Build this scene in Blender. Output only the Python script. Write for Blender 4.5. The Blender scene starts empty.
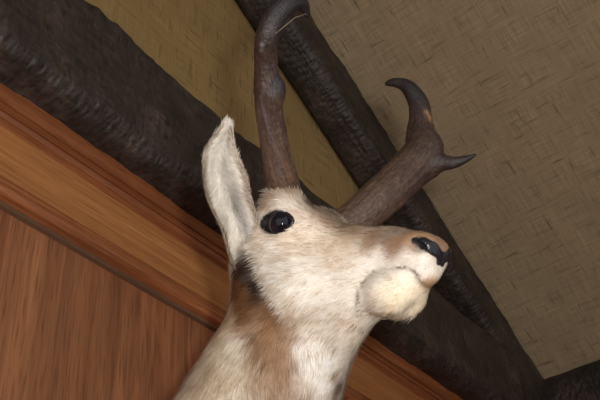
import bpy, bmesh, math, random
import numpy as np
from mathutils import Vector, Matrix, noise
from mathutils.bvhtree import BVHTree
random.seed(4); rng = np.random.default_rng(4)
sc = bpy.context.scene
COL = sc.collection

# ------------------------------------------------------------------ camera frame
FPX = 890.0
V1 = np.array([820., 652., FPX]); ax = V1 / np.linalg.norm(V1)
ZV = np.array([-100., -(FPX * FPX - 100 * 820) / 652, FPX]); az = ZV / np.linalg.norm(ZV)
ay = np.cross(az, ax)
M = np.array([ax, ay, az])                       # camera-frame vector -> room vector
CAM = np.array([0, 0, 1.6])
def W(v): return M @ np.asarray(v, float) + CAM
def Cp(px, py, d): return np.array([(px - 300) / FPX * d, (py - 200) / FPX * d, d])
def hit(px, py, Y):
    v = M @ Cp(px, py, 1.0); return v / v[1] * Y + CAM

cd = bpy.data.cameras.new('camera'); cam = bpy.data.objects.new('camera', cd); COL.objects.link(cam)
cd.sensor_width = 36; cd.lens = FPX / 600 * 36; cd.clip_start = 0.01
R = Matrix([[M[i][0], -M[i][1], -M[i][2]] for i in range(3)])
cam.matrix_world = Matrix.Translation(Vector(CAM)) @ R.to_4x4()
sc.camera = cam

# ------------------------------------------------------------------ helpers
def link(name, me, mat, parent=None):
    o = bpy.data.objects.new(name, me); COL.objects.link(o)
    if mat is not None: me.materials.append(mat)
    if parent is not None: o.parent = parent
    return o
def tag(o, label=None, cat=None, group=None, kind=None):
    if label: o['label'] = label
    if cat: o['category'] = cat
    if group: o['group'] = group
    if kind: o['kind'] = kind
    return o
def mesh_from(name, verts, faces, smooth=True):
    me = bpy.data.meshes.new(name)
    me.from_pydata([tuple(v) for v in verts], [], [tuple(f) for f in faces])
    me.update()
    if smooth: me.polygons.foreach_set('use_smooth', [True] * len(me.polygons))
    return me

class NT:
    def __init__(s, name):
        s.m = bpy.data.materials.new(name); s.m.use_nodes = True
        s.t = s.m.node_tree; s.t.nodes.clear()
        s.out = s.t.nodes.new('ShaderNodeOutputMaterial')
        s.b = s.t.nodes.new('ShaderNodeBsdfPrincipled')
        s.t.links.new(s.b.outputs[0], s.out.inputs[0])
    def n(s, kind, **kw):
        nd = s.t.nodes.new(kind)
        for k, v in kw.items():
            if hasattr(nd, k): setattr(nd, k, v)
        return nd
    def l(s, a, b): s.t.links.new(a, b)
    def coord(s, scale=(1, 1, 1), out='Object', rot=(0, 0, 0)):
        tc = s.n('ShaderNodeTexCoord'); mp = s.n('ShaderNodeMapping')
        mp.inputs['Scale'].default_value = scale; mp.inputs['Rotation'].default_value = rot
        s.l(tc.outputs[out], mp.inputs[0]); return mp.outputs[0]
    def noise(s, vec, scale, detail=4, rough=.5, dist=0):
        nd = s.n('ShaderNodeTexNoise'); nd.inputs['Scale'].default_value = scale
        nd.inputs['Detail'].default_value = detail; nd.inputs['Roughness'].default_value = rough
        nd.inputs['Distortion'].default_value = dist
        s.l(vec, nd.inputs['Vector']); return nd.outputs['Fac']
    def ramp(s, fac, stops):
        r = s.n('ShaderNodeValToRGB'); e = r.color_ramp.elements
        while len(e) < len(stops): e.new(.5)
        for i, (p, c) in enumerate(stops):
            e[i].position = p; e[i].color = (*c, 1) if len(c) == 3 else c
        s.l(fac, r.inputs[0]); return r.outputs[0]
    def mix(s, fac, a, b, mode='MIX'):
        m = s.n('ShaderNodeMix'); m.data_type = 'RGBA'; m.blend_type = mode
        for v, i in ((fac, 0), (a, 6), (b, 7)):
            if hasattr(v, 'node'): s.l(v, m.inputs[i])
            else: m.inputs[i].default_value = v if i == 0 else (*v, 1)
        return m.outputs[2]
    def math(s, op, a, b):
        m = s.n('ShaderNodeMath'); m.operation = op
        for v, i in ((a, 0), (b, 1)):
            if hasattr(v, 'node'): s.l(v, m.inputs[i])
            else: m.inputs[i].default_value = v
        return m.outputs[0]
    def bump(s, h, strength, dist):
        b = s.n('ShaderNodeBump'); b.inputs['Strength'].default_value = strength
        b.inputs['Distance'].default_value = dist; s.l(h, b.inputs['Height'])
        s.l(b.outputs[0], s.b.inputs['Normal'])
    def base(s, c, rough=.6, spec=.5):
        if hasattr(c, 'node'): s.l(c, s.b.inputs['Base Color'])
        else: s.b.inputs['Base Color'].default_value = (*c, 1)
        s.b.inputs['Roughness'].default_value = rough
        s.b.inputs['Specular IOR Level'].default_value = spec
        return s.m
def srgb(r, g, b): return tuple(((v / 255) / 12.92 if v / 255 < .04045 else ((v / 255 + .055) / 1.055) ** 2.4) for v in (r, g, b))

# ------------------------------------------------------------------ materials
def fabric_mat(name, dark, mid, light):
    t = NT(name)
    a = t.noise(t.coord((9, 420, 1), 'UV'), 1, 3, .6)
    b = t.noise(t.coord((420, 9, 1), 'UV'), 1, 3, .6)
    la = t.noise(t.coord((9, 75, 1), 'UV'), 1, 3, .65)
    lb = t.noise(t.coord((75, 9, 1), 'UV'), 1, 3, .65)
    big = t.noise(t.coord((1, 1, 1), 'UV'), 5, 4, .6)
    fine = t.math('ADD', t.math('MULTIPLY', a, .5), t.math('MULTIPLY', b, .5))
    st = t.math('MINIMUM', la, lb)
    c = t.ramp(fine, [(.40, dark), (.52, mid), (.66, light)])
    c2 = t.mix(t.ramp(st, [(.30, (1, 1, 1)), (.41, (0, 0, 0))]), c, tuple(.45 * v for v in mid))
    c3 = t.mix(t.ramp(big, [(.35, (0, 0, 0)), (.7, (1, 1, 1))]), c2, t.mix(.5, c2, tuple(v * .72 for v in mid)))
    t.bump(fine, .5, .002)
    return t.base(c3, .85, .2)
m_ceil = fabric_mat('woven_tan', (.32, .235, .142), (.46, .352, .220), (.57, .45, .29))
m_gable = fabric_mat('woven_ochre', (.28, .185, .075), (.39, .27, .112), (.48, .345, .155))

def beam_mat():
    t = NT('charred_hewn_timber')
    v = t.coord((1, 1, 1))
    n1 = t.noise(t.coord((3, 30, 30)), 1, 5, .6, .6)
    n2 = t.noise(v, 9, 6, .65)
    n3 = t.noise(v, 60, 4, .6)
    wv = t.n('ShaderNodeTexVoronoi'); wv.feature = 'SMOOTH_F1'; wv.inputs['Scale'].default_value = 1
    t.l(t.coord((110, 45, 45), rot=(.5, .9, .5)), wv.inputs['Vector'])
    c = t.ramp(n2, [(.30, srgb(36, 31, 30)), (.52, srgb(60, 52, 49)), (.70, srgb(88, 75, 66))])
    c = t.mix(t.ramp(n3, [(.45, (0, 0, 0)), (.75, (1, 1, 1))]), c, srgb(30, 26, 26))
    h = t.math('ADD', t.math('MULTIPLY', wv.outputs['Distance'], .45), t.math('ADD', n1, t.math('MULTIPLY', n3, .4)))
    t.bump(h, .9, .008)
    return t.base(c, .44, .45)
m_beam = beam_mat()

def wood_mat(name, dark, mid, light, sc_=(60, 60, 2.2), rough=.38, fig=False, off=0.0, bump=.15):
    t = NT(name)
    a = t.noise(t.coord(sc_), 1, 6, .62, .9)
    b = t.noise(t.coord(tuple(v * .16 if v > 20 else v * .5 for v in sc_)), 1, 3, .5, 1.2)
    pore = t.noise(t.coord(tuple(v * 9 if v > 20 else v * 9 for v in sc_)), 1, 2, .5)
    c = t.ramp(a, [(.28, dark), (.5, mid), (.72, light)])
    c = t.mix(t.math('MULTIPLY', t.ramp(b, [(.38, (0, 0, 0)), (.62, (1, 1, 1))]), .6), c, dark)
    c = t.mix(t.math('MULTIPLY', t.ramp(pore, [(.5, (0, 0, 0)), (.68, (1, 1, 1))]), .55), c, tuple(v * .5 for v in dark))
    if fig:
        tc = t.n('ShaderNodeTexCoord'); sx = t.n('ShaderNodeSeparateXYZ'); t.l(tc.outputs['Object'], sx.inputs[0])
        fl_ = t.math('FLOOR', t.math('MULTIPLY', sx.outputs[0], 6.2), 0)
        wn_ = t.n('ShaderNodeTexWhiteNoise'); wn_.noise_dimensions = '1D'; t.l(fl_, wn_.inputs['W'])
        c = t.mix(t.math('MULTIPLY', wn_.outputs['Value'], .55), c, t.mix(1., c, (.78, .66, .58), 'MULTIPLY'))
    t.bump(t.math('ADD', a, pore), bump, .001)
    return t.base(c, rough, .4)
m_panel = wood_mat('mahogany_panel', srgb(122, 80, 54), srgb(160, 106, 72), srgb(188, 130, 90), (34, 34, 1.6), .42, fig=True, bump=.3)
m_board = wood_mat('cornice_board', srgb(162, 106, 62), srgb(182, 122, 72), srgb(198, 138, 84), (1.5, 70, 70), .36)
m_red = wood_mat('red_moulding', srgb(118, 68, 40), srgb(160, 98, 60), srgb(186, 120, 78), (2.5, 90, 90), .32)
m_fillet = wood_mat('grey_fillet', srgb(98, 72, 54), srgb(126, 94, 70), srgb(146, 112, 86), (3, 80, 80), .5)
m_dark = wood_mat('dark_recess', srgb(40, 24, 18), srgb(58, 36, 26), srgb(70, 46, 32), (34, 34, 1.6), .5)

# ------------------------------------------------------------------ room shell
YW = .97; YB = .85
def quad_uv(name, pts, mat, u, v, thick=.03, n=None):
    """A slab: front polygon pts, extruded by thick along n; UVs in metres on axes u, v."""
    pts = [Vector(p) for p in pts]; n = Vector(n); k = len(pts)
    vs = pts + [p + n * thick for p in pts]
    fs = [list(range(k)), list(range(2 * k - 1, k - 1, -1))] + [[i, i + k, (i + 1) % k + k, (i + 1) % k] for i in range(k)]
    me = mesh_from(name, vs, fs, False)
    uvl = me.uv_layers.new(name='UVMap'); u = Vector(u); v = Vector(v)
    for lp in me.loops:
        p = me.vertices[lp.vertex_index].co
        uvl.data[lp.index].uv = (p.dot(u), p.dot(v))
    bm = bmesh.new(); bm.from_mesh(me); bmesh.ops.recalc_face_normals(bm, faces=bm.faces); bm.to_mesh(me); bm.free()
    return link(name, me, mat)

corner = hit(545, 375, YB); raf = hit(305, 0, YB)
slope = (raf[2] - corner[2]) / (raf[0] - corner[0])            # negative: falls to the right
SD = Vector((1, 0, slope)).normalized(); SN = Vector((-SD.z, 0, SD.x))   # down-slope, outward normal
XR = corner[0]; ZC = corner[2]
XA = .25; ZA = ZC - slope * (XR - XA)                            # ridge
ztop = 1.176 * .925 + 1.6
zpan = hit(0, 202, YW)[2]
XL = 2 * XA - XR
YF = -2.6
o = quad_uv('wall_back', [(XL, YW, 0), (XR + .3, YW, 0), (XR + .3, YW, ztop + .02), (XL, YW, ztop + .02)], m_panel, (1, 0, 0), (0, 0, 1), .05, (0, 1, 0))
tag(o, 'reddish brown wood panelled wall that the pronghorn mount hangs on', 'wall', kind='structure')
o = quad_uv('wall_gable', [(XL, YW, ztop + .02), (XR + .3, YW, ztop + .02), (XR + .3, YW, ZC), (XA, YW, ZA + .18), (XL, YW, ZC)], m_gable, (1, 0, 0), (0, 0, 1), .05, (0, 1, 0))
tag(o, 'ochre woven fabric gable panel between the two dark timbers', 'wall', kind='structure')
o = quad_uv('wall_right', [(XR + .14, YF, 0), (XR + .14, YW, 0), (XR + .14, YW, ZC + .05), (XR + .14, YF, ZC + .05)], m_panel, (0, 1, 0), (0, 0, 1), .05, (1, 0, 0))
tag(o, 'side wall under the low plate beam at the right', 'wall', kind='structure')
e = Vector((XR, 0, ZC)) + SD * .2; a_ = Vector((XA, 0, ZA))
o = quad_uv('ceiling', [(e.x, YF, e.z), (e.x, YW, e.z), (a_.x, YW, a_.z), (a_.x, YF, a_.z)], m_ceil, (0, 1, 0), SD, .03, SN)
tag(o, 'sloping ceiling covered with tan woven fabric', 'ceiling', kind='structure')
e2_ = Vector((XL, 0, ZC)) - Vector((SD.x, 0, -SD.z)) * .2; SDL = Vector((SD.x, 0, -SD.z))
o = quad_uv('ceiling', [(e2_.x, YF, e2_.z), (a_.x, YF, a_.z), (a_.x, YW, a_.z), (e2_.x, YW, e2_.z)], m_ceil, (0, 1, 0), SDL, .03, Vector((-SN.x, 0, SN.z)))
tag(o, 'opposite slope of the woven fabric ceiling beyond the ridge', 'ceiling', kind='structure')
o = quad_uv('floor', [(XL, YF, 0), (XR + .14, YF, 0), (XR + .14, YW, 0), (XL, YW, 0)], m_panel, (1, 0, 0), (0, 1, 0), .04, (0, 0, -1))
tag(o, 'brown wooden floor of the room', 'floor', kind='structure')

def hewn(name, P0, d, L, a, wa, b, wb, amp=.006, edge=.010, seed=0., step=.016):
    """Hand-hewn square timber from P0 along d; cross-section spans wa along a and wb along b."""
    d, a, b, P0 = (Vector(v) for v in (d, a, b, P0))
    d.normalize(); a.normalize(); b.normalize()
    na = max(4, int(wa / step)); nb = max(4, int(wb / step)); nl = int(L / step)
    ring = [(i / na, 0.) for i in range(na)] + [(1., j / nb) for j in range(nb)] + [(1 - i / na, 1.) for i in range(na)] + [(0., 1 - j / nb) for j in range(nb)]
    k = len(ring); vs = []; fs = []
    for s in range(nl + 1):
        x = s / nl * L
        for (p, q) in ring:
            c = P0 + d * x + a * (p * wa) + b * (q * wb)
            # rounded arrises that wander along the length
            dp = (p - .5) * 2; dq = (q - .5) * 2
            corner_ = max(0, abs(dp) - .86) / .14 * max(0, abs(dq) - .80) / .2
            w = noise.noise(Vector((x * 5 + seed, dp * 1.3, dq * 1.3 + seed)))
            w2 = noise.noise(Vector((x * 17 + seed, p * wa * 17, q * wb * 17 + 5)))
            w3 = noise.noise(Vector((x * 42 + seed, p * wa * 60, q * wb * 60)))
            off = a * dp * (w * edge * abs(dp) ** 3 + w2 * amp * .5) + b * dq * (w * edge * abs(dq) ** 3 + w2 * amp * .5)
            off -= (a * dp + b * dq) * corner_ * .010
            nrm = (a * (dp if abs(dp) > .99 else 0) + b * (dq if abs(dq) > .99 else 0))
            off += nrm * w3 * amp * .45
            vs.append(c + off)
    for s in range(nl):
        for i in range(k):
            j = (i + 1) % k
            fs.append((s * k + i, s * k + j, (s + 1) * k + j, (s + 1) * k + i))
    fs.append(tuple(range(k))[::-1]); fs.append(tuple(nl * k + i for i in range(k)))
    # local axes: x runs along the timber, so the grain texture follows it
    F_ = Matrix((d, a, d.cross(a))).transposed().to_4x4(); F_.translation = P0
    inv = F_.inverted(); vs = [inv @ v for v in vs]
    me = mesh_from(name, vs, fs)
    bm = bmesh.new(); bm.from_mesh(me); bmesh.ops.recalc_face_normals(bm, faces=bm.faces); bm.to_mesh(me); bm.free()
    o = link(name, me, m_beam); o.matrix_world = F_
    return o
zb1 = 1.278 * YB + 1.6; zt1 = 1.572 * YB + 1.6
o = hewn('trim_1', (XL, YB, zb1), (1, 0, 0), XR - XL + .14, (0, 0, 1), zt1 - zb1, (0, 1, 0), YW - YB + .0, seed=1.7, edge=.011, amp=.008)
tag(o, 'thick charred hand-hewn tie beam running along the top of the panelling', 'beam', kind='structure')
g0 = hit(235, 0, YW); g1 = hit(362, 200, YW)
mid = Vector((g0 + g1) / 2)
dep = (Vector((XR, 0, ZC)) - Vector((mid.x, 0, mid.z))).dot(SN)
top0 = Vector((XA, YB + .004, ZA))
o = hewn('trim_2', Vector((XA, YB + .004, ZA)) - SN * dep, SD, (XR - XA) / SD.x, SN, dep, (0, 1, 0), YW - YB, amp=.005, edge=.004, seed=9.2)
tag(o, 'dark hewn rafter sloping down along the gable between the fabric panels', 'beam', kind='structure')
dL = Vector((-SD.x, 0, SD.z)); nL = Vector((-SN.x, 0, SN.z))
o = hewn('trim_11', Vector((XA, YB + .012, ZA)) - nL * dep, dL, (XR - XA) / SD.x, nL, dep - .004, (0, 1, 0), YW - YB - .01, amp=.005, edge=.004, seed=3.3, step=.03)
tag(o, 'matching hewn rafter on the far side of the gable', 'beam', kind='structure')
o = hewn('trim_3', (XR + .0, YF, ZC - .30), (0, 1, 0), YB - YF + .05, (0, 0, 1), .30, (1, 0, 0), .14, amp=.003, edge=.003, seed=5.1, step=.03)
tag(o, 'dark plate beam at the bottom right edge of the fabric ceiling', 'beam', kind='structure')

# cornice mouldings: profiles (y, z) swept along x
def sweep(name, prof, mat, x0, x1):
    k = len(prof); n = 2
    vs = [(x, y, z) for x in (x0, x1) for (y, z) in prof]
    fs = [(i, (i + 1) % k, (i + 1) % k + k, i + k) for i in range(k)] + [tuple(range(k))[::-1], tuple(range(k, 2 * k))]
    me = mesh_from(name, vs, fs, False)
    bm = bmesh.new(); bm.from_mesh(me); bmesh.ops.recalc_face_normals(bm, faces=bm.faces); bm.to_mesh(me); bm.free()
    return link(name, me, mat)
def zz(py, Y): return hit(0, py, Y)[2]
XE = XR + .14
z0 = zb1 + .004
# upper frieze with small ridges
pr = [(YW, z0), (.915, z0), (.915, zz(84, .915) if zz(84, .915) < z0 else z0 - .002)]
pr = [(YW, z0), (.918, z0)]
zl = [z0 - .006, zz(99, .922), zz(101, .926), zz(107, .926), zz(109, .931), zz(114, .934)]
yl = [.918, .921, .927, .927, .932, .936]
pr += list(zip(yl, zl)) + [(YW, zz(114, .936))]
o = sweep('trim_4', pr, m_red, XL, XE)
tag(o, 'stepped reddish upper moulding tucked under the tie beam', 'moulding', kind='structure')
za = zz(114, .936); zb = zz(124, .944)
o = sweep('trim_5', [(YW, za), (.934, za), (.936, za - .004), (.944, zb + .004), (.945, zb), (YW, zb)], m_red, XL, XE)
tag(o, 'narrow reddish cove moulding above the plain frieze board', 'moulding', kind='structure')
zc_ = zz(175, .946)
o = sweep('trim_6', [(YW, zb), (.9455, zb), (.9455, zc_), (YW, zc_)], m_board, XL, XE)
tag(o, 'wide plain golden brown frieze board of the cornice', 'moulding', kind='structure')
XS = float(hit(337, 385, YW)[0])
zd = zz(192, .940)
pb = [(YW, zc_), (.946, zc_)]
for i in range(9):
    t_ = i / 8 * math.pi
    pb.append((.944 - .009 * math.sin(t_), zc_ - .004 - (zc_ - .004 - zd) * (1 - math.cos(t_)) / 2))
pb += [(YW, zd)]
o = sweep('trim_7', pb, m_red, XL, XS)
tag(o, 'rounded reddish bead moulding below the frieze board', 'moulding', kind='structure')
ze = zz(203, .958)
o = sweep('trim_8', [(YW, zd), (.955, zd), (.957, ze + .002), (.960, ze), (YW, ze)], m_fillet, XL, XS)
tag(o, 'thin greyish fillet strip at the top of the wood panel', 'moulding', kind='structure')
# stile and dark recessed panel right of the mount
XS2 = float(hit(351, 390, YW)[0])
o = sweep('trim_9', [(YW, 1.2), (.944, 1.2), (.944, zc_), (YW, zc_)], m_red, XS, XS2)
tag(o, 'reddish upright stile under the frieze board beside the mount', 'moulding', kind='structure')
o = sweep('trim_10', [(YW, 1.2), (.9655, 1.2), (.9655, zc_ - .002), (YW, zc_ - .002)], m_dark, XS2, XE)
tag(o, 'dark recessed panel under the frieze board right of the mount', 'wall panel', kind='structure')

# ------------------------------------------------------------------ signed-distance sculpting
def surface_nets(f, h, org):
    s = f < 0
    nx, ny, nz = f.shape
    c = s[:-1, :-1, :-1].astype(np.uint8)
    cnt = np.zeros((nx - 1, ny - 1, nz - 1), np.uint8)
    for i in (0, 1):
        for j in (0, 1):
            for k in (0, 1):
                cnt += s[i:nx - 1 + i, j:ny - 1 + j, k:nz - 1 + k]
    act = (cnt > 0) & (cnt < 8)
    idx = -np.ones(act.shape, np.int64); cells = np.argwhere(act); idx[act] = np.arange(len(cells))
    acc = np.zeros((len(cells), 3)); num = np.zeros(len(cells))
    I, J, K = cells.T
    for ax_ in range(3):
        for u in (0, 1):
            for v in (0, 1):
                o0 = [0, 0, 0]; oth = [a for a in range(3) if a != ax_]
                o0[oth[0]] = u; o0[oth[1]] = v
                o1 = list(o0); o1[ax_] = 1
                a = f[I + o0[0], J + o0[1], K + o0[2]]; b = f[I + o1[0], J + o1[1], K + o1[2]]
                m = (a < 0) != (b < 0)
                t = np.where(m, a / np.where(m, a - b, 1), 0)
                p = np.tile(np.array(o0, float), (len(cells), 1)); p[:, ax_] = t
                acc[m] += p[m]; num[m] += 1
    V = org + h * (cells + acc / num[:, None])
    Q = []
    for ax_ in range(3):
        o1, o2 = [(1, 2), (2, 0), (0, 1)][ax_]
        sl = [slice(1, None)] * 3
        a = s.copy(); e0 = [slice(None)] * 3; e1 = [slice(None)] * 3
        e0[ax_] = slice(None, -1); e1[ax_] = slice(1, None)
        x = s[tuple(e0)] != s[tuple(e1)]
        ed = np.argwhere(x)
        ok = (ed[:, o1] > 0) & (ed[:, o2] > 0) & (ed[:, o1] < act.shape[o1]) & (ed[:, o2] < act.shape[o2])
        ed = ed[ok]
        ins = s[tuple(ed.T)]
        def cell(d1, d2):
            q = ed.copy(); q[:, o1] -= d1; q[:, o2] -= d2; return idx[tuple(q.T)]
        a_, b_, c_, d_ = cell(1, 1), cell(0, 1), cell(0, 0), cell(1, 0)
        q = np.stack([a_, b_, c_, d_], 1); q[~ins] = q[~ins][:, ::-1]
        Q.append(q)
    return V, np.concatenate(Q)
def smin(a, b, k):
    h = np.clip(.5 + .5 * (b - a) / k, 0, 1); return b * (1 - h) + a * h - k * h * (1 - h)
def ell(P, c, r, rot=None):
    q = P - np.array(c, np.float32)
    if rot is not None: q = q @ np.array(rot, np.float32)
    r = np.array(r, np.float32)
    k0 = np.sqrt(((q / r) ** 2).sum(-1)); k1 = np.sqrt(((q / (r * r)) ** 2).sum(-1)) + 1e-9
    return k0 * (k0 - 1) / k1
def cap(P, a, b, ra, rb, lat=1.0):
    q = P.copy(); a = np.array(a, np.float32).copy(); b = np.array(b, np.float32).copy()
    if lat != 1: q[..., 1] /= lat; a[1] /= lat; b[1] /= lat
    ba = b - a; pa = q - a
    t = np.clip((pa @ ba) / (ba @ ba), 0, 1)
    d = np.sqrt(((pa - t[..., None] * ba) ** 2).sum(-1)) - (ra + (rb - ra) * t)
    return d * min(1.0, lat)
def grid(lo, hi, h):
    lo = np.array(lo); hi = np.array(hi)
    n = np.ceil((hi - lo) / h).astype(int) + 1
    g = np.stack(np.meshgrid(*[lo[i] + h * np.arange(n[i]) for i in range(3)], indexing='ij'), -1)
    return g.astype(np.float32), lo

# head frame: forward (nose), left, up, in the camera frame
L_ = np.array([.64, .26, .72]); L_ /= np.linalg.norm(L_)
F_ = np.array([.76, -.10, -.64]); F_ -= L_ * (F_ @ L_); F_ /= np.linalg.norm(F_)
U_ = np.cross(F_, L_)
B = np.array([F_, L_, U_])                                  # camera vec -> head local
EYEL = .058
E0 = Cp(275, 222, 1.0) + EYEL * L_
def loc(px, py, d): return B @ (Cp(px, py, d) - E0)         # pixel at a depth -> head local
def locw(p): return B @ (M.T @ (np.array(p) - CAM) - E0)    # room point -> head local
def unloc(p): return np.asarray(p) @ B + E0                 # head local -> camera frame
HM = M @ B.T                                                # head local -> room
head_mat = Matrix([list(HM[i]) + [float(W(E0)[i])] for i in range(3)] + [[0, 0, 0, 1]])

# neck path in head-local coordinates, ending flat on the panelling
nk = [loc(279, 266, 1.075), loc(283, 325, 1.065), loc(263, 396, 1.05), locw((.735, .71, 1.93))]
nk.append(locw((.71, YW, 1.86)))
nkr = [.048, .055, .075, .098, .145]

P, org = grid((-.75, -.42, -.68), (.23, .36, .14), .0042)
def head_sdf(P):
    A = P.copy(); A[..., 1] = np.abs(A[..., 1])
    d = ell(P, (-.026, 0, -.020), (.062, .052, .053))
    d = smin(d, ell(A, (-.004, .034, .000), (.036, .026, .029)), .022)       # orbits
    d = smin(d, ell(P, (-.012, -.036, .028), (.025, .023, .025)), .018)
    d = smin(d, ell(P, (-.006, .036, .014), (.024, .023, .022)), .018)       # horn pedicles
    d = smin(d, cap(P, (.0, 0, -.026), (.130, 0, -.032), .043, .026, .92), .03)
    d = smin(d, cap(P, (.12, 0, -.030), (.163, 0, -.036), .025, .020, 1.1), .014)
    d = smin(d, ell(A, (.163, .011, -.030), (.021, .017, .017)), .012)       # nostril wings
    d = smin(d, ell(A, (.152, .012, -.043), (.026, .017, .010)), .010)
    d = smin(d, ell(P, (.167, 0, -.054), (.014, .017, .014)), .008)           # front of the lip
    d = smin(d, cap(A, (.020, .029, -.070), (.078, .012, -.064), .036, .027, .8), .026)
    jaw = cap(P, (.05, 0, -.076), (.140, 0, -.070), .025, .014, .95)
    jaw = smin(jaw, ell(A, (.130, .012, -.076), (.029, .023, .0235)), .007)
    jaw = smin(jaw, ell(P, (.150, 0, -.064), (.019, .019, .019)), .008)
    jaw = smin(jaw, ell(A, (.152, .011, -.058), (.015, .013, .010)), .006)
    return d, jaw
d, jaw = head_sdf(P)
neck = None
for i in range(len(nk) - 1):
    c = cap(P, nk[i], nk[i + 1], nkr[i], nkr[i + 1]); neck = c if neck is None else smin(neck, c, .04)
d = smin(d, jaw, .004)
d = smin(d, cap(P, (.084, 0, -.086), loc(298, 372, 1.05), .024, .045), .022)
d = smin(d, neck, .045)
A = P.copy(); A[..., 1] = np.abs(A[..., 1])
# eye sockets and nostrils
d = -smin(-d, ell(A, (0, EYEL + .004, 0), (.0185, .018, .0130)), .005)
d = -smin(-d, ell(A, (.171, .025, -.031), (.011, .010, .0060), [[.85, 0, .5], [0, 1, 0], [-.5, 0, .85]]), .004)
# cut on the wall plane
wn_l = B @ (M.T @ np.array([0, 1, 0])); wo = locw((0, YW - .001, 1.6))
d = np.maximum(d, (P - wo.astype(np.float32)) @ wn_l.astype(np.float32))
V, Q = surface_nets(d, .0042, org)
me = mesh_from('body', V, Q)
bm = bmesh.new(); bm.from_mesh(me)
for _ in range(3): bmesh.ops.smooth_vert(bm, verts=bm.verts, factor=.5, use_axis_x=True, use_axis_y=True, use_axis_z=True)
# drop islands
bmesh.ops.recalc_face_normals(bm, faces=bm.faces)
bm.to_mesh(me); bm.free()
nv = len(me.vertices)
co = np.empty(nv * 3); me.vertices.foreach_get('co', co); co = co.reshape(-1, 3)
no = np.empty(nv * 3); me.vertices.foreach_get('normal', no); no = no.reshape(-1, 3)
bvh = BVHTree.FromPolygons([Vector(v) for v in co], [tuple(p.vertices) for p in me.polygons])

# ---- coat colours: patches centred on spots of the skin, mirrored to the far side
cam_l = Vector(B @ (-E0))
def spot(px, py):
    dr = Vector(B @ Cp(px, py, 1.0)).normalized()
    h = bvh.ray_cast(cam_l, dr)
    return np.array(h[0]) if h[0] is not None else None
CREAM = (220, 212, 197); WHITE = (247, 243, 234); TAN = (150, 116, 86); BROWN = (94, 64, 42); DARK = (48, 36, 30); ORANGE = (176, 126, 78); GREYB = (112, 92, 80)
patches = [  # px, py, radius m, colour, strength
    (300, 260, .060, WHITE, .5), (330, 300, .045, WHITE, .5), (350, 275, .04, CREAM, .5),
    (405, 296, .030, (240, 226, 196), .8), (428, 283, .009, ORANGE, .8), (372, 262, .02, WHITE, .6), (395, 264, .02, WHITE, .6), (420, 266, .014, WHITE, .6), (442, 285, .014, CREAM, .8),
    (352, 234, .016, TAN, .75), (372, 238, .018, TAN, .9), (392, 236, .018, GREYB, .75), (410, 236, .016, TAN, .9), (395, 248, .014, TAN, .7), (425, 236, .012, TAN, .9), (440, 246, .010, TAN, .8),
    (350, 232, .008, GREYB, .6), (330, 222, .012, TAN, .7), (345, 228, .010, BROWN, .6),
    (290, 190, .016, TAN, .75), (300, 192, .012, BROWN, .4), (268, 200, .012, TAN, .7), (283, 184, .009, BROWN, .7), (296, 215, .014, (232, 214, 196), .8), (318, 215, .014, TAN, .45),
    (248, 262, .014, DARK, .85), (240, 272, .018, BROWN, 1.), (238, 286, .020, BROWN, 1.), (246, 298, .022, BROWN, 1.), (236, 304, .012, ORANGE, .7), (245, 318, .018, TAN, .9),
    (240, 292, .018, (112, 76, 46), .95), (248, 306, .020, (112, 78, 50), .9), (242, 268, .013, DARK, .9), (252, 274, .013, DARK, .9), (257, 286, .013, DARK, 1.), (261, 298, .014, DARK, .95), (268, 311, .014, BROWN, .95), (276, 322, .012, BROWN, .7), (300, 336, .007, BROWN, .3), (318, 208, .012, TAN, .9), (335, 215, .010, BROWN, .8), (345, 226, .009, BROWN, .7),
    (270, 322, .024, TAN, 1.), (285, 340, .022, TAN, .85), (262, 345, .022, TAN, .95), (285, 362, .024, TAN, .9), (300, 385, .024, TAN, .8), (262, 372, .024, TAN, .8), (275, 400, .035, TAN, .75), (256, 335, .007, BROWN, .6), (258, 350, .007, BROWN, .6), (266, 362, .007, BROWN, .6),
    (230, 320, .018, (200, 174, 136), .8), (215, 350, .028, (214, 200, 172), .8), (205, 385, .04, (190, 168, 136), .7), (235, 375, .022, (200, 184, 160), .6),
    (320, 352, .022, WHITE, .9), (322, 372, .020, WHITE, .9), (300, 350, .012, WHITE, .7), (335, 340, .018, CREAM, .9), (325, 392, .016, WHITE, .9),
    (340, 385, .010, BROWN, .8), (343, 398, .012, BROWN, .9), (337, 372, .006, TAN, .7),
    (300, 318, .018, (212, 190, 162), .5), (345, 322, .014, (206, 182, 154), .5), (290, 240, .02, (228, 208, 178), .5), (262, 234, .012, (206, 180, 150), .5),
    (320, 240, .03, (222, 200, 172), .5), (340, 250, .022, (216, 192, 162), .5),
    (399, 322, .010, (226, 200, 160), .7),
]
def lin(c): return np.array(srgb(*c))
def coat(p):
    base = np.tile(lin(CREAM), (len(p), 1)); wsum = np.ones((len(p), 1))
    q = p.copy(); q[:, 1] = np.where(q[:, 0] > -.10, -np.abs(q[:, 1]), q[:, 1])
    c = base.copy()
    jit = np.array([noise.noise(Vector(v) * 55) for v in q]) * .28 + 1
    for (x, y, r, col, s) in PT:
        dd = np.linalg.norm(q - x, axis=1) * jit
        w = (s * np.exp(-(dd / r) ** 2 * 1.1))[:, None] if True else 0
        c = c * (1 - w) + y * w
    # smooth tan nape and back of the neck and forehead, away from the throat
    return c
PT = []
for (x, y, r, col, s) in patches:
    p = spot(x, y)
    if p is None: continue
    if p[0] > -.10: p[1] = -abs(p[1])
    PT.append((p, lin(col), r, None, s))
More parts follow.
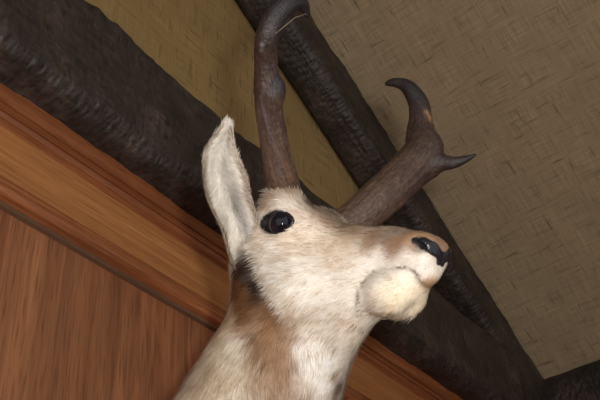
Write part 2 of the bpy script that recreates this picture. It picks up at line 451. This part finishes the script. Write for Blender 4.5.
def coat(p):
    q = p.copy(); q[:, 1] = np.where(q[:, 0] > -.10, -np.abs(q[:, 1]), q[:, 1])
    c = np.tile(lin(CREAM), (len(p), 1))
    # crown of the head between the horns, bridge of the nose: tan brown
    top = np.exp(-(np.abs(p[:, 1]) / .030) ** 2) * np.clip((p[:, 2] + .012 + .20 * np.clip(p[:, 0], 0, 1)) / .025, 0, 1) * (p[:, 0] > -.11)
    c = c * (1 - .75 * top[:, None]) + lin(TAN) * .75 * top[:, None]
    jit = np.array([noise.noise(Vector(v) * 60) for v in q]) * .35 + 1
    for (x, col, r, _, s) in PT:
        dd = np.linalg.norm(q - x, axis=1) * jit
        w = (s * np.exp(-(dd / r) ** (3.5 if s > .65 else 2)))[:, None]
        c = c * (1 - w) + col * w
    return c

# mouth line and lid darkening from the shape itself
hq = co.astype(np.float32)
dh, dj = head_sdf(hq)
seam = np.exp(-((dh - dj) / .0022) ** 2) * (co[:, 0] > .088) * (np.abs(dh) < .012)
ccol = coat(co)
ccol = ccol * (1 - .85 * seam[:, None]) + lin((70, 50, 38)) * .85 * seam[:, None]
eyed = np.sqrt(((co[:, 0]) / 1.15) ** 2 + (np.abs(co[:, 1]) - EYEL) ** 2 + (co[:, 2] * 1.4) ** 2)
lid = np.clip((.0215 - eyed) / .003, 0, 1)[:, None]
ccol = ccol * (1 - lid) + lin((20, 16, 16)) * lid
NP = [spot(*q) for q in ((415, 241), (424, 244), (434, 249), (440, 256), (442, 264))]
NP = [np.array([q[0], abs(q[1]), q[2]]) for q in NP if q is not None]
NR = [.0042, .0068, .0066, .0048, .0032]
def nose_w(p):
    q = p.copy(); q[:, 1] = np.abs(q[:, 1]); q = q.astype(np.float32)
    e = np.full(len(q), 9., np.float32)
    for i in range(len(NP) - 1): e = np.minimum(e, cap(q, NP[i], NP[i + 1], NR[i], NR[i + 1]))
    if len(NP) > 3: e = np.minimum(e, cap(q, NP[3], NP[3] * np.array([1, 0, 1]), .0055, .005))
    return np.clip(-e / .0012 + .5, 0, 1)
nw = nose_w(co)[:, None]
ccol = ccol * (1 - nw) + lin((26, 26, 30)) * nw

# ---- coat hairs, part of the same mesh
def flow(p):
    """direction the hair lies in, head-local"""
    d_ = np.tile(np.array([-1., 0, -.25]), (len(p), 1))
    d_[:, 2] -= np.clip((-.02 - p[:, 2]) * 4, 0, .5)
    nd = nk[2] - nk[0]; nd /= np.linalg.norm(nd)
    w = np.clip((-p[:, 0] - .03) / .07, 0, 1) * np.clip((-p[:, 2]) / .05, 0, 1)
    w = np.maximum(w, np.clip((-.105 - p[:, 2]) / .03, 0, 1))[:, None]
    return d_ * (1 - w) + nd * w
tri_a = np.array([np.array(p.vertices[:4]) for p in me.polygons])
v0, v1, v2, v3 = (co[tri_a[:, i]] for i in range(4))
area = np.linalg.norm(np.cross(v2 - v0, v3 - v1), axis=1) / 2
cen = (v0 + v1 + v2 + v3) / 4
wgt = area * np.where(cen[:, 0] < -.36, .0, np.where(cen[:, 0] < -.22, .5, 1.))
N = 90000
pick = rng.choice(len(area), N, p=wgt / wgt.sum())
r = rng.random((N, 2))
pos = (v0[pick] * (1 - r[:, :1]) + v1[pick] * r[:, :1]) * (1 - r[:, 1:]) + (v3[pick] * (1 - r[:, :1]) + v2[pick] * r[:, :1]) * r[:, 1:]
nr = no[tri_a[pick]].mean(1); nr /= np.linalg.norm(nr, axis=1)[:, None]
ed = np.sqrt((pos[:, 0] / 1.15) ** 2 + (np.abs(pos[:, 1]) - EYEL) ** 2 + (pos[:, 2] * 1.4) ** 2)
hdist, jdist = head_sdf(pos.astype(np.float32))
keep = (ed > .0205) & (nose_w(pos) < .2) & ~((np.abs(hdist - jdist) < .0015) & (pos[:, 0] > .09))
pos = pos[keep]; nr = nr[keep]; N = len(pos)
fl = flow(pos)
bw = np.exp(-(np.linalg.norm(np.stack([pos[:, 0] + .012, np.abs(pos[:, 1]) - .038, pos[:, 2] - .045], 1), axis=1) / .022) ** 2)[:, None]
fl = fl * (1 - bw) + np.array([-.1, 0, 1.]) * bw
jn = np.array([noise.noise_vector(Vector(v) * 28) for v in pos])
fl = fl + jn * .45 + rng.normal(0, .10, (N, 3))
fl -= nr * (fl * nr).sum(1)[:, None]; fl /= np.linalg.norm(fl, axis=1)[:, None] + 1e-9
ln = np.interp(pos[:, 0], [-.25, -.08, .02, .12, .19], [.022, .017, .011, .006, .0035])
ln = np.where(pos[:, 2] < -.10, ln * 1.25, ln) * rng.uniform(.6, 1.25, N)
brow = np.exp(-(np.linalg.norm(np.stack([pos[:, 0] + .012, np.abs(pos[:, 1]) - .040, pos[:, 2] - .045], 1), axis=1) / .018) ** 2)
ln = ln * (1 + brow * .45)
ln = np.where((pos[:, 0] > .10) & (pos[:, 2] < -.090), .010 * rng.uniform(.6, 1.6, N), ln)
lift = rng.uniform(.12, .45, N)
side = np.cross(nr, fl)
wd = np.interp(pos[:, 0], [-.2, .0, .19], [.00062, .00048, .00036])
root = pos - nr * .0008
midp = pos + fl * (ln * .5)[:, None] + nr * (ln * lift * .42)[:, None]
tip = pos + fl * ln[:, None] + nr * (ln * lift * .55)[:, None]
edt = np.minimum(*[np.sqrt((q_[:, 0] / 1.15) ** 2 + (np.abs(q_[:, 1]) - EYEL) ** 2 + (q_[:, 2] * 1.4) ** 2) for q_ in (tip, midp)])
shr = np.where(edt < .0195, .25, 1.)[:, None]           # short hairs round the eye opening
midp = pos + (midp - pos) * shr; tip = pos + (tip - pos) * shr
HV = np.stack([root + side * wd[:, None], root - side * wd[:, None], midp - side * (wd * .8)[:, None], midp + side * (wd * .8)[:, None], tip], 1).reshape(-1, 3)
b0 = nv + np.arange(N) * 5
hq_ = np.stack([b0, b0 + 1, b0 + 2, b0 + 3], 1); ht_ = np.stack([b0 + 3, b0 + 2, b0 + 4], 1)
faces = [tuple(p.vertices) for p in me.polygons]
allv = np.concatenate([co, HV])
clump = np.array([noise.noise(Vector((v[0] * 50, v[1] * 130, v[2] * 130))) for v in pos])[:, None]
hc = coat(pos) * (1 + rng.normal(0, .13, (N, 1))) * (1 + np.clip(clump * .8, -.22, .10) * np.array([.8, 1., 1.25]))
sm_h = np.exp(-((hdist[keep] - jdist[keep]) / .0022) ** 2) * (pos[:, 0] > .088)
hc = hc * (1 - .5 * sm_h[:, None]) + lin((70, 50, 38)) * .5 * sm_h[:, None]
hc = np.clip(hc, .004, .95)
allc = np.concatenate([ccol, np.repeat(hc, 5, 0)])
alln = np.concatenate([no, np.repeat(nr, 5, 0)])
mb = bpy.data.meshes.new('body')
nq = len(faces)
FA = np.array(faces, np.int64).ravel()
lv = np.concatenate([FA, hq_.ravel(), ht_.ravel()]).astype(np.int32)
cnts = np.concatenate([np.full(nq + N, 4), np.full(N, 3)]); st = np.concatenate([[0], np.cumsum(cnts)[:-1]]).astype(np.int32)
mb.vertices.add(len(allv)); mb.vertices.foreach_set('co', allv.ravel())
mb.loops.add(len(lv)); mb.loops.foreach_set('vertex_index', lv)
mb.polygons.add(len(cnts)); mb.polygons.foreach_set('loop_start', st)
mb.update(calc_edges=True)
mb.polygons.foreach_set('use_smooth', np.ones(len(cnts), bool))
ca = mb.color_attributes.new('coat', 'FLOAT_COLOR', 'POINT')
ca.data.foreach_set('color', np.concatenate([allc, np.ones((len(allc), 1))], 1).ravel())
mb.normals_split_custom_set_from_vertices([tuple(v) for v in alln])
bpy.data.meshes.remove(me)

def coat_mat(name='coat_hair'):
    t = NT(name)
    at = t.n('ShaderNodeAttribute'); at.attribute_name = 'coat'
    nz = t.noise(t.coord((60, 200, 200)), 1, 3, .6)
    c = t.mix(t.math('MULTIPLY', t.ramp(nz, [(.35, (1, 1, 1)), (.6, (0, 0, 0))]), .22), at.outputs['Color'], t.mix(1.0, at.outputs['Color'], (.62, .52, .42), 'MULTIPLY'))
    return t.base(c, .62, .22)
m_coat = coat_mat()

mount = bpy.data.objects.new('pronghorn_mount', None); COL.objects.link(mount); mount.matrix_world = head_mat
tag(mount, 'taxidermy pronghorn antelope head and neck with black horns mounted on the wood panelled wall', 'mounted animal head')
body = link('head_and_neck', mb, m_coat, mount)

# ------------------------------------------------------------------ eyes
def ball(name, c, r, mat, parent, seg=32, sq=(1, 1, 1)):
    bm = bmesh.new(); bmesh.ops.create_uvsphere(bm, u_segments=seg, v_segments=seg // 2, radius=1)
    for v in bm.verts: v.co = Vector((v.co.x * r * sq[0], v.co.y * r * sq[1], v.co.z * r * sq[2])) + Vector(c)
    me = bpy.data.meshes.new(name); bm.to_mesh(me); bm.free()
    me.polygons.foreach_set('use_smooth', [True] * len(me.polygons))
    return link(name, me, mat, parent)
t = NT('glass_eye'); m_eye = t.base((.004, .005, .010), .04, .6)
t = NT('eyelid_skin'); m_lid = t.base((.010, .009, .010), .38, .5)
t = NT('eyelash_hair'); m_lash = t.base((.008, .006, .006), .9, .05)
t = NT('nose_leather'); nzv = t.noise(t.coord((1, 1, 1)), 420, 2, .6); t.bump(nzv, .5, .001); m_nose = t.base((.012, .013, .017), .22, .6)
for s in (-1, 1):
    e = ball('eye', (.001, s * (EYEL - .0108), 0), .0165, m_eye, mount)
    e['label'] = 'glossy black glass eye'
    # lid ring: an almond-shaped rim round the eye opening
    vs = []; fs = []; n = 40; m = 8
    for i in range(n):
        a = i / n * 2 * math.pi
        ex = math.cos(a); ez = math.sin(a)
        rx = .0180 if ex < 0 else .0205; rz = .0112 * (1 - .25 * abs(ex) ** 3)
        c = Vector((ex * rx, s * (EYEL - .0035 - .003 * abs(ex)), ez * rz * (1 if ez > 0 else .92)))
        out = Vector((ex, 0, ez))
        for j in range(m):
            b = j / m * 2 * math.pi
            vs.append(c + out * math.cos(b) * .0032 + Vector((0, s, 0)) * math.sin(b) * .0028)
    for i in range(n):
        for j in range(m):
            fs.append((i * m + j, i * m + (j + 1) % m, ((i + 1) % n) * m + (j + 1) % m, ((i + 1) % n) * m + j))
    lidm = mesh_from('eyelid', vs, fs)
    l_ = link('eyelid', lidm, m_lid, e)
    # lashes
    vs = []; fs = []
    for i in range(40):
        a = random.uniform(1.35, 2.9)
        c = Vector((math.cos(a) * .0165, s * (EYEL - .001), math.sin(a) * .0118))
        d_ = (Vector((math.cos(a) * .6 + random.uniform(-.25, .25) - .45, s * .35, math.sin(a) * 1.0)).normalized()) * random.uniform(.004, .0075)
        w = Vector((.00032, 0, 0)); b_ = len(vs)
        vs += [c - w, c + w, c + d_ + Vector((0, 0, -.001))]; fs.append((b_, b_ + 1, b_ + 2))
    link('eyelashes', mesh_from('eyelashes', vs, fs, False), m_lash, e)
# nose pads: leathery nostril rims standing a little proud of the coat
def tube(name, pts, rad, mat, parent, m=10, closed=False):
    pts = [Vector(p) for p in pts]; n = len(pts); vs = []; fs = []
    up = Vector((.13, .2, .97))
    for i, p in enumerate(pts):
        tg = (pts[(i + 1) % n] - pts[i - 1]) if closed else (pts[min(i + 1, n - 1)] - pts[max(i - 1, 0)])
        tg.normalize(); s1 = tg.cross(up).normalized(); s2 = s1.cross(tg)
        rr = rad[i] if hasattr(rad, '__len__') else rad
        for j in range(m):
            b = j / m * 2 * math.pi; vs.append(p + s1 * math.cos(b) * rr + s2 * math.sin(b) * rr)
    for i in range(n if closed else n - 1):
        for j in range(m):
            i2 = (i + 1) % n
            fs.append((i * m + j, i * m + (j + 1) % m, i2 * m + (j + 1) % m, i2 * m + j))
    if not closed: fs += [tuple(range(m))[::-1], tuple((n - 1) * m + j for j in range(m))]
    return mesh_from(name, vs, fs) if parent is None else link(name, mesh_from(name, vs, fs), mat, parent)
def snap(p, lift=0.):
    h = bvh.find_nearest(Vector(p)); return Vector(h[0]) + Vector(h[1]) * lift

npa = np.array([q * np.array([1, m_, 1]) for q in NP for m_ in (1, -1)])
G2, og2 = grid(npa.min(0) - .012, npa.max(0) + .012, .0011)
h2, j2 = head_sdf(G2); d2 = smin(h2, j2, .004); A2 = G2.copy(); A2[..., 1] = np.abs(A2[..., 1])
CUT = ((.171, .025, -.031), (.011, .010, .0060), [[.85, 0, .5], [0, 1, 0], [-.5, 0, .85]])
d2 = -smin(-d2, ell(A2, *CUT), .003)
e2 = np.full(d2.shape, 9., np.float32)
for i in range(len(NP) - 1): e2 = smin(e2, cap(A2, NP[i], NP[i + 1], NR[i], NR[i + 1]), .002)
e2 = smin(e2, cap(A2, NP[3], NP[3] * np.array([1, 0, 1]), .0055, .005), .002)
d2 = np.maximum(np.maximum(d2 - .0012, -(d2 + .004)), e2)
Vn, Qn = surface_nets(d2, .0011, og2)
nm = mesh_from('nose', Vn, Qn)
bm = bmesh.new(); bm.from_mesh(nm)
for _ in range(2): bmesh.ops.smooth_vert(bm, verts=bm.verts, factor=.5, use_axis_x=True, use_axis_y=True, use_axis_z=True)
bmesh.ops.recalc_face_normals(bm, faces=bm.faces); bm.to_mesh(nm); bm.free()
nobj = link('nose', nm, m_nose, mount); nobj['label'] = 'bare black nose leather round the nostrils'
# ------------------------------------------------------------------ horns
def horn_mat():
    t = NT('horn')
    at = t.n('ShaderNodeAttribute'); at.attribute_name = 'horn'
    hc_ = t.n('ShaderNodeAttribute'); hc_.attribute_name = 'hcrd'
    n1 = t.noise(hc_.outputs['Vector'], 420, 5, .7)
    n2 = t.noise(t.coord((1, 1, 1)), 520, 3, .6)
    c = t.mix(t.math('MULTIPLY', t.ramp(n1, [(.40, (1, 1, 1)), (.58, (0, 0, 0))]), .7), at.outputs['Color'], t.mix(1., at.outputs['Color'], (.30, .26, .26), 'MULTIPLY'))
    t.bump(t.math('ADD', n1, t.math('MULTIPLY', n2, .5)), .6, .002)
    return t.base(c, .45, .5)
m_horn = horn_mat()
def bez(pts, n=10):
    out = []
    P_ = [np.array(p, float) for p in pts]
    P_ = [2 * P_[0] - P_[1]] + P_ + [2 * P_[-1] - P_[-2]]
    for i in range(1, len(P_) - 2):
        for k in range(n):
            t = k / n
            a, b, c, d = P_[i - 1:i + 3]
            out.append(.5 * (2 * b + (c - a) * t + (2 * a - 5 * b + 4 * c - d) * t * t + (3 * b - a - 3 * c + d) * t ** 3))
    out.append(P_[-2]); return np.array(out)
def horn(name, main, prong, label, blade=None, h=.0020):
    """main / prong: lists of (local point, radius). Rough-surfaced horn grown as one skin."""
    mp = bez([np.append(p, r) for p, r in main], 6); segs = [(mp[i], mp[i + 1]) for i in range(len(mp) - 1)]
    pp = bez([np.append(p, r) for p, r in prong], 5) if prong else None
    allp = mp if pp is None else np.concatenate([mp, pp])
    lo = (allp[:, :3] - allp[:, 3:]).min(0) - .008; hi = (allp[:, :3] + allp[:, 3:]).max(0) + .008
    G, og = grid(lo, hi, h)
    d = np.full(G.shape[:3], 9., np.float32)
    def add(d, s, k):
        a, b = s
        return smin(d, cap(G, a[:3], b[:3], a[3], b[3]), k)
    for s in segs: d = add(d, s, .003)
    if pp is not None:
        e = np.full(G.shape[:3], 9., np.float32)
        for i in range(len(pp) - 1): e = add(e, (pp[i], pp[i + 1]), .002)
        d = smin(d, e, .012)
    V, Q = surface_nets(d, h, og)
    me = mesh_from(name, V, Q)
    bm = bmesh.new(); bm.from_mesh(me)
    for _ in range(2): bmesh.ops.smooth_vert(bm, verts=bm.verts, factor=.5, use_axis_x=True, use_axis_y=True, use_axis_z=True)
    bmesh.ops.recalc_face_normals(bm, faces=bm.faces); bm.to_mesh(me); bm.free()
    n = len(me.vertices); co = np.array([v.co for v in me.vertices]); nn = np.array([v.normal for v in me.vertices])
    dist = np.linalg.norm(co[:, None] - mp[None, :, :3], axis=2); k = dist.argmin(1); tt = k / (len(mp) - 1)
    rough = np.clip((.72 - tt) / .2, .08, 1)
    if pp is not None:
        dp = np.linalg.norm(co[:, None] - pp[None, :, :3], axis=2); kp = dp.argmin(1)
        onp = (dp.min(1) < dist.min(1)); tp = kp / (len(pp) - 1)
        rough = np.where(onp, np.minimum(rough, np.clip(1 - tp * 1.2, .08, 1)), rough)
    # lengthwise ridges: noise squeezed across the horn, stretched along it
    for i in range(n):
        tg = mp[min(k[i] + 1, len(mp) - 1), :3] - mp[max(k[i] - 1, 0), :3]; tg /= np.linalg.norm(tg)
        rel = co[i] - mp[k[i], :3]; al = k[i] / (len(mp) - 1) * 6
        f = noise.noise(Vector((*(rel - tg * (rel @ tg)),)) * 190 + Vector((al, al * .7, 3))) 
        g = noise.noise(Vector(co[i]) * 240)
        co[i] += nn[i] * rough[i] * (f * .0010 + g * .0009)
    me.vertices.foreach_set('co', co.ravel()); me.update()
    jn = np.array([noise.noise(Vector(v) * 45) for v in co])
    base_c = np.array(lin((100, 79, 66))); mid_c = np.array(lin((66, 50, 45))); tip_c = np.array(lin((40, 37, 39)))
    w1 = np.clip((tt + jn * .25 - .12) / .40, 0, 1)[:, None]; w2 = np.clip((1.08 - rough * 1.2), 0, 1)[:, None]
    c = base_c * (1 - w1) + mid_c * w1; c = c * (1 - w2) + tip_c * w2
    if blade is not None:
        for (bp, br, bc) in blade:
            w = np.exp(-(np.linalg.norm(co - bp, axis=1) / br) ** 2)[:, None]; c = c * (1 - w) + np.array(lin(bc)) * w
    hcrd = np.zeros((n, 3)); seglen = np.concatenate([[0], np.cumsum(np.linalg.norm(np.diff(mp[:, :3], axis=0), axis=1))])
    for i in range(n):
        tg = mp[min(k[i] + 1, len(mp) - 1), :3] - mp[max(k[i] - 1, 0), :3]; tg /= np.linalg.norm(tg)
        rel = co[i] - mp[k[i], :3]; al = rel @ tg; hcrd[i] = (rel - tg * al) + np.array([1, .7, .5]) * (seglen[k[i]] + al) * .13
    av = me.attributes.new('hcrd', 'FLOAT_VECTOR', 'POINT'); av.data.foreach_set('vector', hcrd.ravel())
    ca = me.color_attributes.new('horn', 'FLOAT_COLOR', 'POINT')
    ca.data.foreach_set('color', np.concatenate([c, np.ones((n, 1))], 1).ravel())
    o = link(name, me, m_horn, mount); o['label'] = label
    return o
def hp(px, py, d, rpx): return (loc(px, py, d), rpx / FPX * d)
near = [hp(286, 204, 1.045, 15), hp(283, 186, 1.035, 16), hp(276, 152, 1.01, 13.8), hp(270, 115, .985, 13), hp(267.5, 90, .97, 12.5), hp(266, 60, .955, 10.8),
        hp(267, 36, .935, 10.5), hp(277, 14, .935, 10.5), hp(291, 2, .94, 9.5), hp(302, 4, .95, 6), hp(308, 17, .96, 2)]
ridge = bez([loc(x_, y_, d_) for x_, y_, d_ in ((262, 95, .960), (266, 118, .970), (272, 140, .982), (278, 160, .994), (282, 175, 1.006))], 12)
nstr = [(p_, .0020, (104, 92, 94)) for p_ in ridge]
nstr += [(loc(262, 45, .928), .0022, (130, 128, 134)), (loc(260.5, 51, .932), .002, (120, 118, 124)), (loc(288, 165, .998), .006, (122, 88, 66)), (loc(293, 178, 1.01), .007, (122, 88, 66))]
horn('horn', near, [hp(273, 96, .968, 9), hp(279, 90, .965, 5.5), hp(281, 84, .962, 2.5)], 'tall dark horn rising straight up over the visible eye and hooking at its top', blade=nstr)
far = [hp(330, 230, 1.085, 14), hp(352, 222, 1.10, 18), hp(378, 200, 1.12, 20), hp(405, 175, 1.15, 20), hp(424, 152, 1.17, 19), hp(432, 138, 1.18, 15), hp(424, 112, 1.19, 10),
       hp(417, 95, 1.20, 8), hp(405, 85, 1.21, 5.5), hp(394, 82.5, 1.215, 3.6), hp(386, 84, 1.22, 1.6)]
far[5] = hp(421, 137, 1.18, 14); far[6] = hp(420.5, 122, 1.19, 11); far[7] = hp(419, 105, 1.20, 9.5); far.insert(8, hp(412, 92, 1.205, 7.5))
prong = [hp(422, 166, 1.165, 14), hp(440, 163, 1.15, 8.5), hp(454, 162.5, 1.14, 5.5), hp(466, 159, 1.135, 3.2), hp(476, 154.5, 1.13, 1.2)]
horn('horn', far, prong, 'far dark brown horn with forward prong and inward hooked tip',
     blade=[(loc(430, 118, 1.18), .006, (170, 130, 90)), (loc(427, 112, 1.18), .004, (170, 130, 90))])

# ------------------------------------------------------------------ ears
def make_ear(mid_line, halfw, tw, label, flip=1):
    """leaf-shaped cupped ear: centre line points, half widths, facing vectors; solid with thickness, plus hairs"""
    cl = bez([np.append(p, w) for p, w in zip(mid_line, halfw)], 8); n = len(cl); m = 17
    face = np.array(tw, float); verts_i = np.zeros((n, m, 3)); verts_o = np.zeros((n, m, 3))
    for i in range(n):
        tg = cl[min(i + 1, n - 1), :3] - cl[max(i - 1, 0), :3]; tg /= np.linalg.norm(tg)
        t_ = i / (n - 1)
        fc = face[0] * (1 - t_) + face[1] * t_; fc -= tg * (fc @ tg); fc /= np.linalg.norm(fc)
        sd = np.cross(tg, fc)
        curl = 1.55 * (1 - t_) + .9 * t_ if t_ > .12 else 2.2 - t_ / .12 * .9
        w = cl[i, 3]
        for j in range(m):
            u = (j / (m - 1) * 2 - 1); a = u * curl
            R_ = w / max(math.sin(min(curl, 1.57)), .3)
            wob = 1 + .10 * noise.noise(Vector((t_ * 7, u * 2.5, 4 + flip))); c = cl[i, :3] + sd * R_ * wob * math.sin(a) + fc * (R_ * (1 - math.cos(a)) * .9 + .010 * noise.noise(Vector((t_ * 5, u * 1.8, 9))) * (1 - abs(u)))
            nrm = -(sd * math.sin(a) - fc * math.cos(a))
            th = .0035 * (1 - abs(u) ** 4) + .0008
            verts_i[i, j] = c; verts_o[i, j] = c - nrm * th
    vs = np.concatenate([verts_i.reshape(-1, 3), verts_o.reshape(-1, 3)]); off = n * m; fs = []
    for i in range(n - 1):
        for j in range(m - 1):
            q = (i * m + j, i * m + j + 1, (i + 1) * m + j + 1, (i + 1) * m + j)
            fs.append(q); fs.append(tuple(off + k for k in q[::-1]))
        for j in (0, m - 1):
            q = (i * m + j, (i + 1) * m + j, off + (i + 1) * m + j, off + i * m + j); fs.append(q if j == 0 else q[::-1])
    for i in (0, n - 1):
        for j in range(m - 1):
            q = (i * m + j, i * m + j + 1, off + i * m + j + 1, off + i * m + j); fs.append(q[::-1] if i == 0 else q)
    cols = []
    IN = lin((236, 229, 217)); GREY = lin((132, 124, 120)); RIM = lin((208, 196, 176)); OUT = lin((160, 130, 104)); DK = lin((70, 62, 60))
    def icol(i, j):
        u = j / (m - 1) * 2 - 1; t_ = i / (n - 1)
        nz = noise.noise(Vector((u * 2, t_ * 6, 1)))
        g = min(1, 1.9 * max(0, 1 - abs(u - .25 * flip - .5 * (.5 - t_)) / .42) * max(0, 1 - abs(t_ - .46) / .30)); g = g * (.75 + .5 * nz)
        st_ = noise.noise(Vector((u * 9, t_ * 5, 7))); c = IN * (1 + .35 * min(st_, .1) - .1 * (st_ < -.25)); c = c * (1 - .85 * g) + (GREY if st_ < .1 else DK) * .85 * g
        e = max(0, (abs(u) - .62) / .38); return c * (1 - e) + RIM * e
    def ocol(i, j):
        u = j / (m - 1) * 2 - 1; e = max(0, (abs(u) - .8) / .2); return OUT * (1 - e * .5) + RIM * e * .5
    cols = [icol(i, j) for i in range(n) for j in range(m)] + [ocol(i, j) for i in range(n) for j in range(m)]
    vs = list(vs); hv = []; hf = []; hcv = []; hn = []
    b_ = len(vs)
    def add_hair(p, dr, nn, L, w, c):
        nonlocal b_
        dr = dr / (np.linalg.norm(dr) + 1e-9); sd = np.cross(nn, dr); sd /= np.linalg.norm(sd) + 1e-9
        hv.extend([p + sd * w, p - sd * w, p + dr * L]); hf.append((b_, b_ + 1, b_ + 2)); b_ += 3
        c = c * random.uniform(.8, 1.15); hcv.extend([c] * 3); hn.extend([nn] * 3)
    for _ in range(14000):
        i = random.uniform(0, n - 1.01); j = random.uniform(0, m - 1.01); i0, j0 = int(i), int(j); fi, fj = i - i0, j - j0
        inner = random.random() < .5; A_ = verts_i if inner else verts_o
        p = (A_[i0, j0] * (1 - fi) + A_[i0 + 1, j0] * fi) * (1 - fj) + (A_[i0, j0 + 1] * (1 - fi) + A_[i0 + 1, j0 + 1] * fi) * fj
        tg = A_[i0 + 1, j0] - A_[i0, j0]; sd = A_[i0, j0 + 1] - A_[i0, j0]
        nn = np.cross(tg, sd); nn /= np.linalg.norm(nn) + 1e-9
        ctr = verts_i[i0, j0] - verts_o[i0, j0]
        if (nn @ ctr > 0) != inner: nn = -nn
        u = j / (m - 1) * 2 - 1
        tg = tg / (np.linalg.norm(tg) + 1e-9); sdn = sd / (np.linalg.norm(sd) + 1e-9)
        if inner: dr = tg * .9 - sdn * u * 1.1 + nn * random.uniform(.1, .5) + rng.normal(0, .25, 3)
        else: dr = tg + nn * random.uniform(.05, .25) + rng.normal(0, .15, 3)
        Lh = random.uniform(.006, .014) if inner else random.uniform(.004, .008)
        if abs(u) > .86: Lh *= random.uniform(.5, 1.0); dr = dr + sdn * np.sign(u) * random.uniform(.0, .9)
        add_hair(p, dr, nn, Lh, .00035, icol(i0, j0) if inner else ocol(i0, j0))
    for _ in range(3600):
        i = random.uniform(1, n - 1.01); i0 = int(i); fi = i - i0; j0 = random.choice((0, m - 1)); jn_ = 1 if j0 == 0 else m - 2
        p = verts_i[i0, j0] * (1 - fi) + verts_i[i0 + 1, j0] * fi; q_ = verts_i[i0, jn_]
        tg = verts_i[i0 + 1, j0] - verts_i[i0, j0]; tg = tg / (np.linalg.norm(tg) + 1e-9); ow = p - q_; ow = ow / (np.linalg.norm(ow) + 1e-9)
        nn = np.cross(tg, ow); nn /= np.linalg.norm(nn) + 1e-9
        if nn @ face[0] < 0: nn = -nn
        dr = tg * random.uniform(.5, 1) + ow * random.uniform(-.5, .7) + nn * random.uniform(-.2, .5)
        p = p + rng.normal(0, .0008, 3)
        add_hair(p, dr, nn, random.uniform(.004, .010), .0004, (IN if random.random() < .6 else OUT))
    for _ in range(300):
        p = cl[-1, :3] + rng.normal(0, .0025, 3); tg = cl[-1, :3] - cl[-3, :3]; tg /= np.linalg.norm(tg)
        fc = face[1] / np.linalg.norm(face[1]); add_hair(p, tg + rng.normal(0, .35, 3), fc, random.uniform(.003, .007), .0004, IN)
    me = mesh_from('ear', list(vs) + hv, fs + hf)
    nn0 = np.array([v.normal for v in me.vertices])
    nn0[len(vs):] = np.array(hn)
    ca = me.color_attributes.new('coat', 'FLOAT_COLOR', 'POINT')
    cc = np.clip(np.concatenate([np.array(cols), np.array(hcv)]), 0, .95)
    ca.data.foreach_set('color', np.concatenate([cc, np.ones((len(cc), 1))], 1).ravel())
    me.normals_split_custom_set_from_vertices([tuple(v) for v in nn0])
    o = link('ear', me, m_coat, mount); o['label'] = label
    return o
em = [loc(249, 272, 1.085), loc(241, 250, 1.035), loc(236, 222, 1.022), loc(224, 187, 1.03), loc(219, 155, 1.03), loc(227, 125, 1.03)]
wid = [.012, .016, .021, .025, .019, .005]
fcam = [B @ np.array([.25, .05, -1.]), B @ np.array([.35, .05, -.95])]
make_ear(em, wid, fcam, 'pale furry cupped ear with grey inside', 1)
emf = [p * np.array([1, -1, 1]) - np.array([.075, 0, .05]) * (i / 5) for i, p in enumerate(em)]; ff = [v * np.array([1, -1, 1]) for v in fcam]
make_ear(emf, wid, ff, 'far ear hidden behind the head', -1)

# ------------------------------------------------------------------ cobweb thread on the near horn
def wthread():
    p = [W(Cp(265, 41, .925)), W(Cp(280, 30, .925)), W(Cp(295, 17.5, .93)), W(Cp(300, 16, .935)), W(Cp(306, 14, .95))]
    vs = []; fs = []
    m = 5; r_ = .00035
    for q in p:
        for j in range(m):
            b = j / m * 2 * math.pi; v = M @ np.array([math.cos(b) * r_, math.sin(b) * r_, 0]); vs.append(Vector(q + v))
    for i in range(len(p) - 1):
        for j in range(m): fs.append((i * m + j, i * m + (j + 1) % m, (i + 1) * m + (j + 1) % m, (i + 1) * m + j))
    t = NT('cobweb'); mt = t.base((.22, .18, .12), .6, .3)
    o = link('cobweb_thread', mesh_from('cobweb_thread', vs, fs), mt)
    tag(o, 'thin cobweb thread strung across the hook of the tall near horn', 'cobweb')
wthread()

# ------------------------------------------------------------------ light
w = bpy.data.worlds.new('world'); sc.world = w; w.use_nodes = True
bg = w.node_tree.nodes['Background']; bg.inputs[0].default_value = (1.0, .97, .94, 1); bg.inputs[1].default_value = .60
ld = bpy.data.lights.new('camera_flash', 'POINT'); ld.energy = 36; ld.shadow_soft_size = .018; ld.color = (1, .97, .94)
lo = bpy.data.objects.new('camera_flash', ld); COL.objects.link(lo); lo.location = Vector(W([.07, -.06, -.0]))
sc.view_settings.view_transform = 'Standard'; sc.view_settings.look = 'None'; sc.view_settings.gamma = 1
sc.view_settings.exposure = 0; sc.view_settings.use_curve_mapping = False
